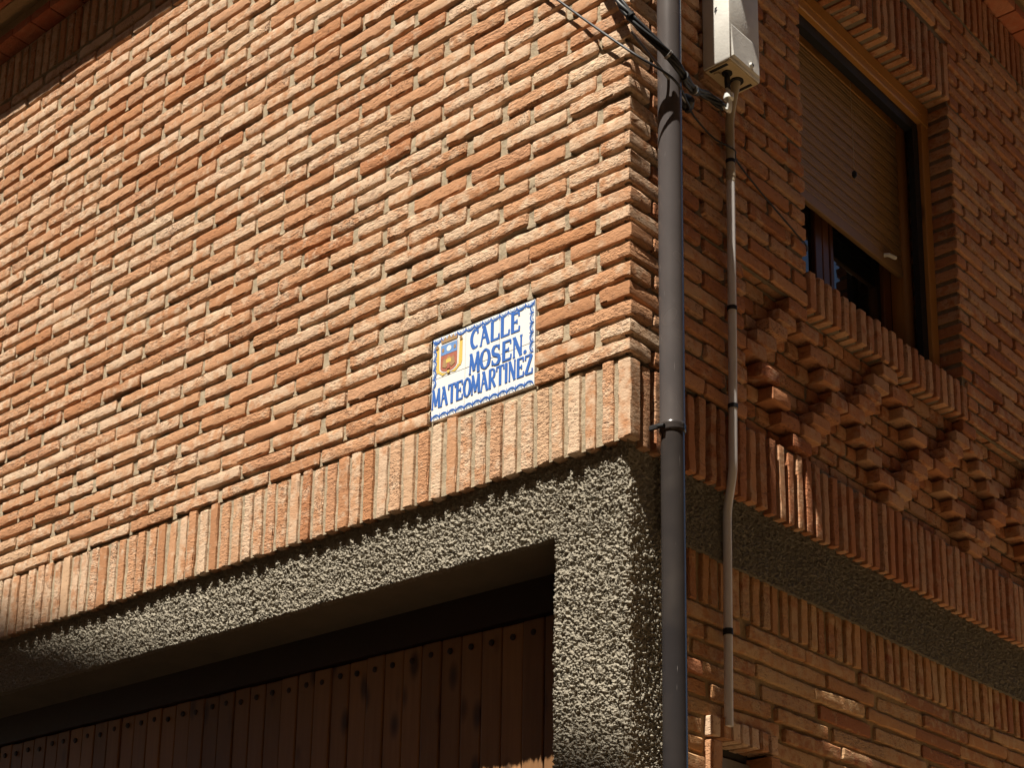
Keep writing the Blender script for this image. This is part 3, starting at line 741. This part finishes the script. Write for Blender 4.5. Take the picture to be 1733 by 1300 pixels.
def letter(mb, ch, x, y, w, h, t):
    T, t2 = t, t * .55
    def S(pts, ww): stroke(mb, [(x + a * w, y + b_ * h) for a, b_ in pts], ww)
    def serif(a, b_, ln=.34): S([(a - ln / 2, b_), (a + ln / 2, b_)], t2 * .8)
    if ch == 'A':
        S([(.10, 0), (.42, 1)], t2); S([(.40, 1), (.88, 0)], T); S([(.22, .40), (.70, .40)], t2); serif(.10, .02, .26); serif(.88, .02, .26); S([(.18, .97), (.56, .97)], t2)
    elif ch == 'C': S([(.5 + (a - .5), b_) for a, b_ in arc(.55, .5, .40, .46, 55, 305)], [t2] * 3 + [T] * 9 + [t2] * 3); S([(.78, .98), (.80, .72)], t2)
    elif ch == 'L': S([(.22, 0), (.22, 1)], T); S([(.1, .04), (.88, .04)], t2); S([(.88, .0), (.92, .28)], t2); serif(.22, .97)
    elif ch == 'E':
        S([(.22, 0), (.22, 1)], T); S([(.1, .04), (.88, .04)], t2); S([(.1, .96), (.84, .96)], t2); S([(.22, .52), (.66, .52)], t2)
        S([(.87, 0), (.91, .26)], t2); S([(.84, 1), (.86, .76)], t2); S([(.66, .63), (.66, .41)], t2 * .8)
    elif ch == 'M': S([(.10, 0), (.16, 1)], t2); S([(.16, 1), (.48, .12)], T); S([(.48, .12), (.80, 1)], t2); S([(.80, 1), (.88, 0)], T); serif(.10, .02, .22); serif(.88, .02, .24); serif(.13, .98, .2); serif(.83, .98, .2)
    elif ch == 'O': stroke(mb, [(x + a * w, y + b_ * h) for a, b_ in arc(.5, .5, .40, .46, 0, 345, 23)], [T if abs(math.cos(math.radians(15 * i))) > .6 else t2 * 1.1 for i in range(24)], True)
    elif ch == 'S': S(arc(.5, .74, .30, .22, 30, 250, 12) + arc(.5, .26, .33, .23, 80, -160, 12), [t2] * 5 + [T] * 16 + [t2] * 5); S([(.80, .98), (.78, .74)], t2); S([(.16, .04), (.18, .28)], t2)
    elif ch == 'N': S([(.16, 0), (.16, 1)], t2); S([(.16, 1), (.82, 0)], T); S([(.82, 0), (.82, 1)], t2); serif(.16, .02, .24); serif(.82, .98, .26); serif(.10, .98, .2)
    elif ch == 'T': S([(.5, 0), (.5, 1)], T); S([(.06, .96), (.94, .96)], t2); S([(.06, 1), (.04, .74)], t2); S([(.94, 1), (.96, .74)], t2); serif(.5, .02)
    elif ch == 'R': S([(.2, 0), (.2, 1)], T); S([(.2, .97)] + [(a, b_) for a, b_ in arc(.5, .74, .28, .23, 90, -90, 10)] + [(.2, .50)], [t2] * 4 + [T * .9] * 6 + [t2] * 3); S([(.45, .50), (.88, .02)], T * .9); serif(.2, .02, .3)
    elif ch == 'I': S([(.5, 0), (.5, 1)], T); serif(.5, .02, .6); serif(.5, .98, .6)
    elif ch == 'Z': S([(.12, .96), (.86, .96)], t2); S([(.84, .96), (.14, .04)], T); S([(.12, .04), (.90, .04)], t2); S([(.12, 1), (.10, .76)], t2); S([(.90, 0), (.93, .26)], t2)
    elif ch == '.': mb.poly(arc(x + .5 * w, y + .08 * h, t * .55, t * .55, 0, 330, 10), -.0006, .0002)
def line(word, u0, u1, v0, v1, t, widths={}):
    ws = [widths.get(c, 1) for c in word]; tot = sum(ws); u = u0
    m = MB()
    for c, k in zip(word, ws):
        w = (u1 - u0) * k / tot
        letter(m, c, u + w * .02, v0 + rnd.uniform(-.001, .001), w * .97, v1 - v0, t); u += w
    m.build('lettering', BLUE, SIGN)
line('CALLE', .154, .352, .189, .252, .0122)
line('MOSEN.', .152, .378, .110, .174, .0118, {'.': .35, 'M': 1.05})
line('MATEOMARTINEZ', .002, .402, .040, .102, .0104, {'I': .5, 'M': 1.2, 'Z': 1.05})
bd = MB(); bl = MB()
def scallops(p0, p1, n, side):
    for i in range(n):
        a = (p0[0] + (p1[0] - p0[0]) * i / n, p0[1] + (p1[1] - p0[1]) * i / n); c = (p0[0] + (p1[0] - p0[0]) * (i + 1) / n, p0[1] + (p1[1] - p0[1]) * (i + 1) / n)
        mx, my = (a[0] + c[0]) / 2, (a[1] + c[1]) / 2; L_ = math.hypot(c[0] - a[0], c[1] - a[1])
        dx, dy = (c[0] - a[0]) / L_, (c[1] - a[1]) / L_; nx, ny = -dy * side, dx * side
        pts = []
        for k in range(13):
            t = math.pi * k / 12; pts.append((mx - dx * L_ / 2 * math.cos(t) + nx * .014 * math.sin(t), my - dy * L_ / 2 * math.cos(t) + ny * .014 * math.sin(t)))
        stroke(bd, pts, [.0024 + .0028 * math.sin(math.pi * k / 12) for k in range(13)])
        pts2 = [(mx + (q[0] - mx) * .5 + nx * .001, my + (q[1] - my) * .5 + ny * .001) for q in pts]; stroke(bl, pts2, .0022)
        stroke(bd, [(a[0] + nx * .001, a[1] + ny * .001), (a[0] + nx * .018, a[1] + ny * .018)], [.0036, .0018])
scallops((.003, .0035), (.404, .0035), 12, 1); scallops((.404, .2685), (.003, .2685), 12, 1)
scallops((.4035, .108), (.4035, .262), 5, 1); scallops((.0035, .262), (.0035, .108), 5, 1)
bd.build('scallop_border', BLUE, SIGN); bl.build('inner_scallops', BLUE_LIGHT, SIGN)
def crest(name, mat, polys, off):
    m = MB()
    for k, p in enumerate(polys): m.poly(p, off - .00001 * k, .0003)
    m.build(name, mat, SIGN)
shield = [(.036, .240), (.104, .240), (.104, .166)] + [(.07 + .034 * math.cos(a), .166 - .018 * math.sin(a)) for a in np.linspace(.2, math.pi - .2, 9)] + [(.036, .166)]
crest('crest_scrolls', YELLOW, [[(.016, .232), (.028, .240), (.030, .165), (.022, .150), (.016, .165)], [(.124, .236), (.112, .242), (.110, .165), (.118, .152), (.124, .168)],
      [(.020, .158), (.045, .140), (.070, .146), (.096, .140), (.120, .158), (.116, .164), (.094, .150), (.070, .155), (.046, .149), (.026, .164)]], -.0004)
crest('crest_frame', WHITE_PLASTIC, [[(.07 + (u - .07) * 1.1, .2 + (v - .2) * 1.07) for u, v in shield]], -.0008)
crest('crest_shield', REDBROWN, [shield], -.0012)
crest('crest_chief', BLUE_LIGHT, [[(.037, .2395), (.103, .2395), (.103, .206), (.037, .206)]], -.0016)
crest('crest_sun', WHITE_PLASTIC, [arc(.07, .223, .0095, .0095, 0, 340, 16)], -.0020)
crest('crest_ornament', GOLDBROWN, [arc(.046, .222, .005, .007, 0, 330, 10), arc(.094, .222, .005, .007, 0, 330, 10),
      [(.044, .168), (.050, .196), (.058, .188), (.070, .200), (.082, .188), (.090, .196), (.096, .168), (.082, .160), (.07, .172), (.058, .160)],
      [(.038, .246), (.036, .262), (.046, .254), (.053, .266), (.061, .255), (.070, .268), (.079, .255), (.087, .266), (.094, .254), (.104, .262), (.102, .246)],
      [(.014, .236), (.020, .246), (.028, .242), (.024, .232)], [(.126, .240), (.120, .249), (.112, .246), (.116, .235)]], -.0021)
crest('crest_castle', YELLOW, [[(.060, .176), (.060, .190), (.064, .186), (.067, .192), (.070, .186), (.073, .192), (.076, .186), (.080, .190), (.080, .176)], arc(.07, .1465, .006, .005, 0, 330, 10)], -.0025)
crest('crest_gate', REDBROWN, [[(.064, .156), (.064, .168)] + arc(.07, .168, .006, .008, 180, 0, 6) + [(.076, .156)]], -.0029)

# ------------------------------------------------------------------ downpipe
PIPE_X, PIPE_Y, PR = .0425, .1325, .0352
DP = obj('downpipe', None, label='grey brown metal downpipe running down the brick corner', cat='downpipe')
MB().tube([(PIPE_X, PIPE_Y, -0.190), (PIPE_X, PIPE_Y, 2.05), (PIPE_X + .01, PIPE_Y, 2.12), (PIPE_X + .15, PIPE_Y - .03, 2.42), (PIPE_X + .17, PIPE_Y - .04, 2.52)], PR, 32).build('upper_pipe', PIPE, DP, True)
MB().tube([(PIPE_X, PIPE_Y, GROUND_Z), (PIPE_X, PIPE_Y, -0.175)], PR - .0022, 32).build('lower_pipe', PIPE_LOW, DP, True)
MB().tube([(PIPE_X, PIPE_Y, -0.211), (PIPE_X, PIPE_Y, -0.208), (PIPE_X, PIPE_Y, -0.203), (PIPE_X, PIPE_Y, -0.197), (PIPE_X, PIPE_Y, -0.192), (PIPE_X, PIPE_Y, -0.186), (PIPE_X, PIPE_Y, -0.183)],
          [.0345, .0365, .0378, .0362, .0378, .0365, .0350], 32).build('socket_ring', PIPE_LOW, DP, True)
c_ = MB(); c_.tube([(PIPE_X - .02, PIPE_Y - .040, -0.197), (PIPE_X + .002, PIPE_Y - .042, -0.201)], .006, 10); c_.box((PIPE_X - .05, PIPE_Y - .045, -0.204), (PIPE_X - .012, PIPE_Y - .037, -0.190), .002)
c_.build('clamp', BLACK, DP)

# ------------------------------------------------------------------ conduit
def bend(pts, n=5):
    """round the corners of a polyline"""
    pts = [Vector(p) for p in pts]; out = [pts[0]]
    for i in range(1, len(pts) - 1):
        a, b_, c = pts[i - 1], pts[i], pts[i + 1]; r = min((a - b_).length, (c - b_).length, .07) * .48
        p0, p1 = b_ + (a - b_).normalized() * r, b_ + (c - b_).normalized() * r
        for k in range(n + 1):
            t = k / n; out.append(p0 * (1 - t) ** 2 + b_ * 2 * t * (1 - t) + p1 * t * t)
    return out + [pts[-1]]
CD = obj('cable_conduit', None, label='thin grey plastic conduit running down from the meter box beside the pipe', cat='conduit')
MB().tube(bend([(.020, .478, .735), (.020, .478, .955), (.052, .468, 1.058), (.055, .467, 1.085)]), .0138, 18).build('upper_tube', CONDUIT_DIRTY, CD, True)
MB().tube(bend([(.020, .478, .745), (.020, .4705, .16), (.020, .462, -.205), (-.012, .476, -.315), (-.012, .466, -.955)]), .0128, 18).build('lower_tube', CONDUIT, CD, True)
for z, m_ in ((.803, BLACK), (.776, CONDUIT_DIRTY), (.757, CONDUIT_DIRTY), (.311, BLACK), (-.004, BLACK)):
    y = .4705 + (z - .16) * (.0235 if z < .16 else .0128)
    MB().tube([(.020, y, z - .006), (.020, y, z + .006)], .0152, 18).build('clip', m_, CD, True)
for z in (-.681,): MB().tube([(-.012, .470, z - .009), (-.012, .470, z + .009)], .0148, 18).build('clip', BLACK, CD, True)

# ------------------------------------------------------------------ meter box
BX = obj('meter_box', None, label='pale grey plastic service box on the side front above the conduit', cat='meter box')
by0, by1, bz0, bz1 = .362, .530, 1.066, 1.40
body = MB(); body.box((.002, by0, bz0), (.100, by1, bz1), .006); body.build('body', BOX_MAT, BX, True)
MB().add([(.1005, by0 + .008, bz0 + .01), (.1005, by1 - .008, bz0 + .01), (.1005, by1 - .008, bz0 + .122), (.1005, by0 + .008, bz0 + .122),
          (.1055, by0 + .014, bz0 + .016), (.1055, by1 - .014, bz0 + .016), (.1015, by1 - .014, bz0 + .118), (.1015, by0 + .014, bz0 + .118)],
         [(4, 5, 6, 7), (0, 1, 5, 4), (1, 2, 6, 5), (2, 3, 7, 6), (3, 0, 4, 7)]).build('cover', BOX_MAT, BX)
MB().box((.006, by0 + .006, bz0 - .004), (.096, by1 - .006, bz0 + .003), .001).build('underside', BOX_UNDER, BX)
for y in (by0 + .012, by1 - .024): MB().box((.018, y, bz0 - .0055), (.080, y + .010, bz0 - .003)).build('slot', BLACK, BX)
for (x, y, r) in ((.055, .415, .016), (.055, .467, .021), (.03, .40, .010)):
    MB().tube([(x, y, bz0 - .0085), (x, y, bz0 + .002)], r, 18).build('gland', BLACK if r > .012 else BOX_UNDER, BX, True)
MB().tube([(.099, .470, bz0 + .028), (.112, .470, bz0 + .028)], [.0085, .0080], 16).build('screw_boss', WHITE_PLASTIC, BX, True)
MB().tube([(.1115, .470, bz0 + .028), (.1125, .470, bz0 + .028)], .0045, 12).build('screw', BLACK, BX, True)

mk = MB(); mk.poly([(.050, 1.262), (.058, 1.262), (.0545, 1.252), (.0590, 1.252), (.0500, 1.236), (.0525, 1.247), (.0480, 1.247)][::-1], by0 - .0003, .0004)
mk.build('warning_mark', BLACK, BX)

# ------------------------------------------------------------------ cables
def smooth(pts, n=8):
    P_ = [Vector(p) for p in pts]; P_ = [P_[0] * 2 - P_[1]] + P_ + [P_[-1] * 2 - P_[-2]]; out = []
    for i in range(1, len(P_) - 2):
        for k in range(n):
            t = k / n; a, b_, c, d = P_[i - 1:i + 3]
            out.append(.5 * ((2 * b_) + (c - a) * t + (2 * a - 5 * b_ + 4 * c - d) * t * t + (3 * b_ - a - 3 * c + d) * t ** 3))
    return out + [P_[-2]]
CB = obj('cable_bundle', None, label='bundle of black cables crossing the corner in front of the downpipe', cat='cables')
path = [(-.42, -.06, 2.10), (-.20, -.05, 1.55), (-.045, -.040, 1.165), (.022, -.028, 1.022), (.092, .078, .905), (.062, .215, .900), (.035, .33, .950), (.042, .415, .948)]
sp = smooth(path)
for k in range(4):
    m = MB(); pts = []
    for i, p in enumerate(sp):
        a = i * .30 + k * math.pi / 2; pts.append(p + Vector((math.cos(a) * .0052, math.sin(a) * .0052, math.sin(a + 1) * .0062)))
    m.tube(pts, .0056, 10).build('cable', BLACK, CB, True)
for i in (17, 24, 31, 36, 41):
    p = sp[i]; t = (sp[i + 1] - sp[i]).normalized()
    MB().tube([p - t * .004, p + t * .004], .0145, 14).build('tie', STEEL if i % 2 else BLACK, CB, True)
MB().tube(smooth([(.012, -.01, .985), (.06, .06, .885), (.05, .15, .87), (.02, .25, .885)]), .004, 8).build('stay_wire', STEEL, CB, True)
MB().tube([(-.01, .262, .895), (.012, .258, .895), (.020, .256, .893), (.040, .252, .89)], [.010, .026, .026, .008], 16).build('wall_anchor', BLACK, CB, True)
FT = obj('service_tail', None, label='pale service cables rising into the underside of the meter box', cat='cables')
for k in range(3):
    o = .006 * (k - 1)
    MB().tube(smooth([(.042, .412 + o, .948), (.052, .424 + o, .938), (.058, .420 + o, .965), (.056, .416 + o, 1.01)]), .0048, 10).build('pale_cable', WHITE_PLASTIC, FT, True)
    MB().tube(smooth([(.056, .416 + o, 1.005), (.055, .415 + o, 1.03), (.055, .415 + o * .8, 1.075)]), .0056, 10).build('black_cable', BLACK, FT, True)
MB().tube([(.057, .418, .972), (.057, .418, .988)], .0155, 14).build('cable_clip', WHITE_PLASTIC, FT, True)
TC = obj('thin_cable', None, label='thin black cable slanting from the left front across the downpipe', cat='cable')
MB().tube(smooth([(-1.0, -.014, 2.10), (-.6, -.014, 1.63), (-.226, -.014, 1.188), (.006, -.016, .925), (.085, .085, .852), (.045, .215, .862), (.022, .262, .872)]), .0036, 8).build('cable', BLACK, TC, True)
WC = obj('wall_wire', None, label='thin dark wire running along the side front to the window', cat='cable')
MB().tube(smooth([(.022, .258, .885), (.014, .30, .868), (.012, .40, .850), (.034, .478, .838), (.012, .53, .832), (.008, .68, .790), (.008, .868, .743), (.004, .945, .722), (-.05, .952, .718)]), .0028, 8).build('wire', BLACK, WC, True)
MB().box((.010, .252, .862), (.026, .268, .90), .003).build('splice', BLACK, WC)
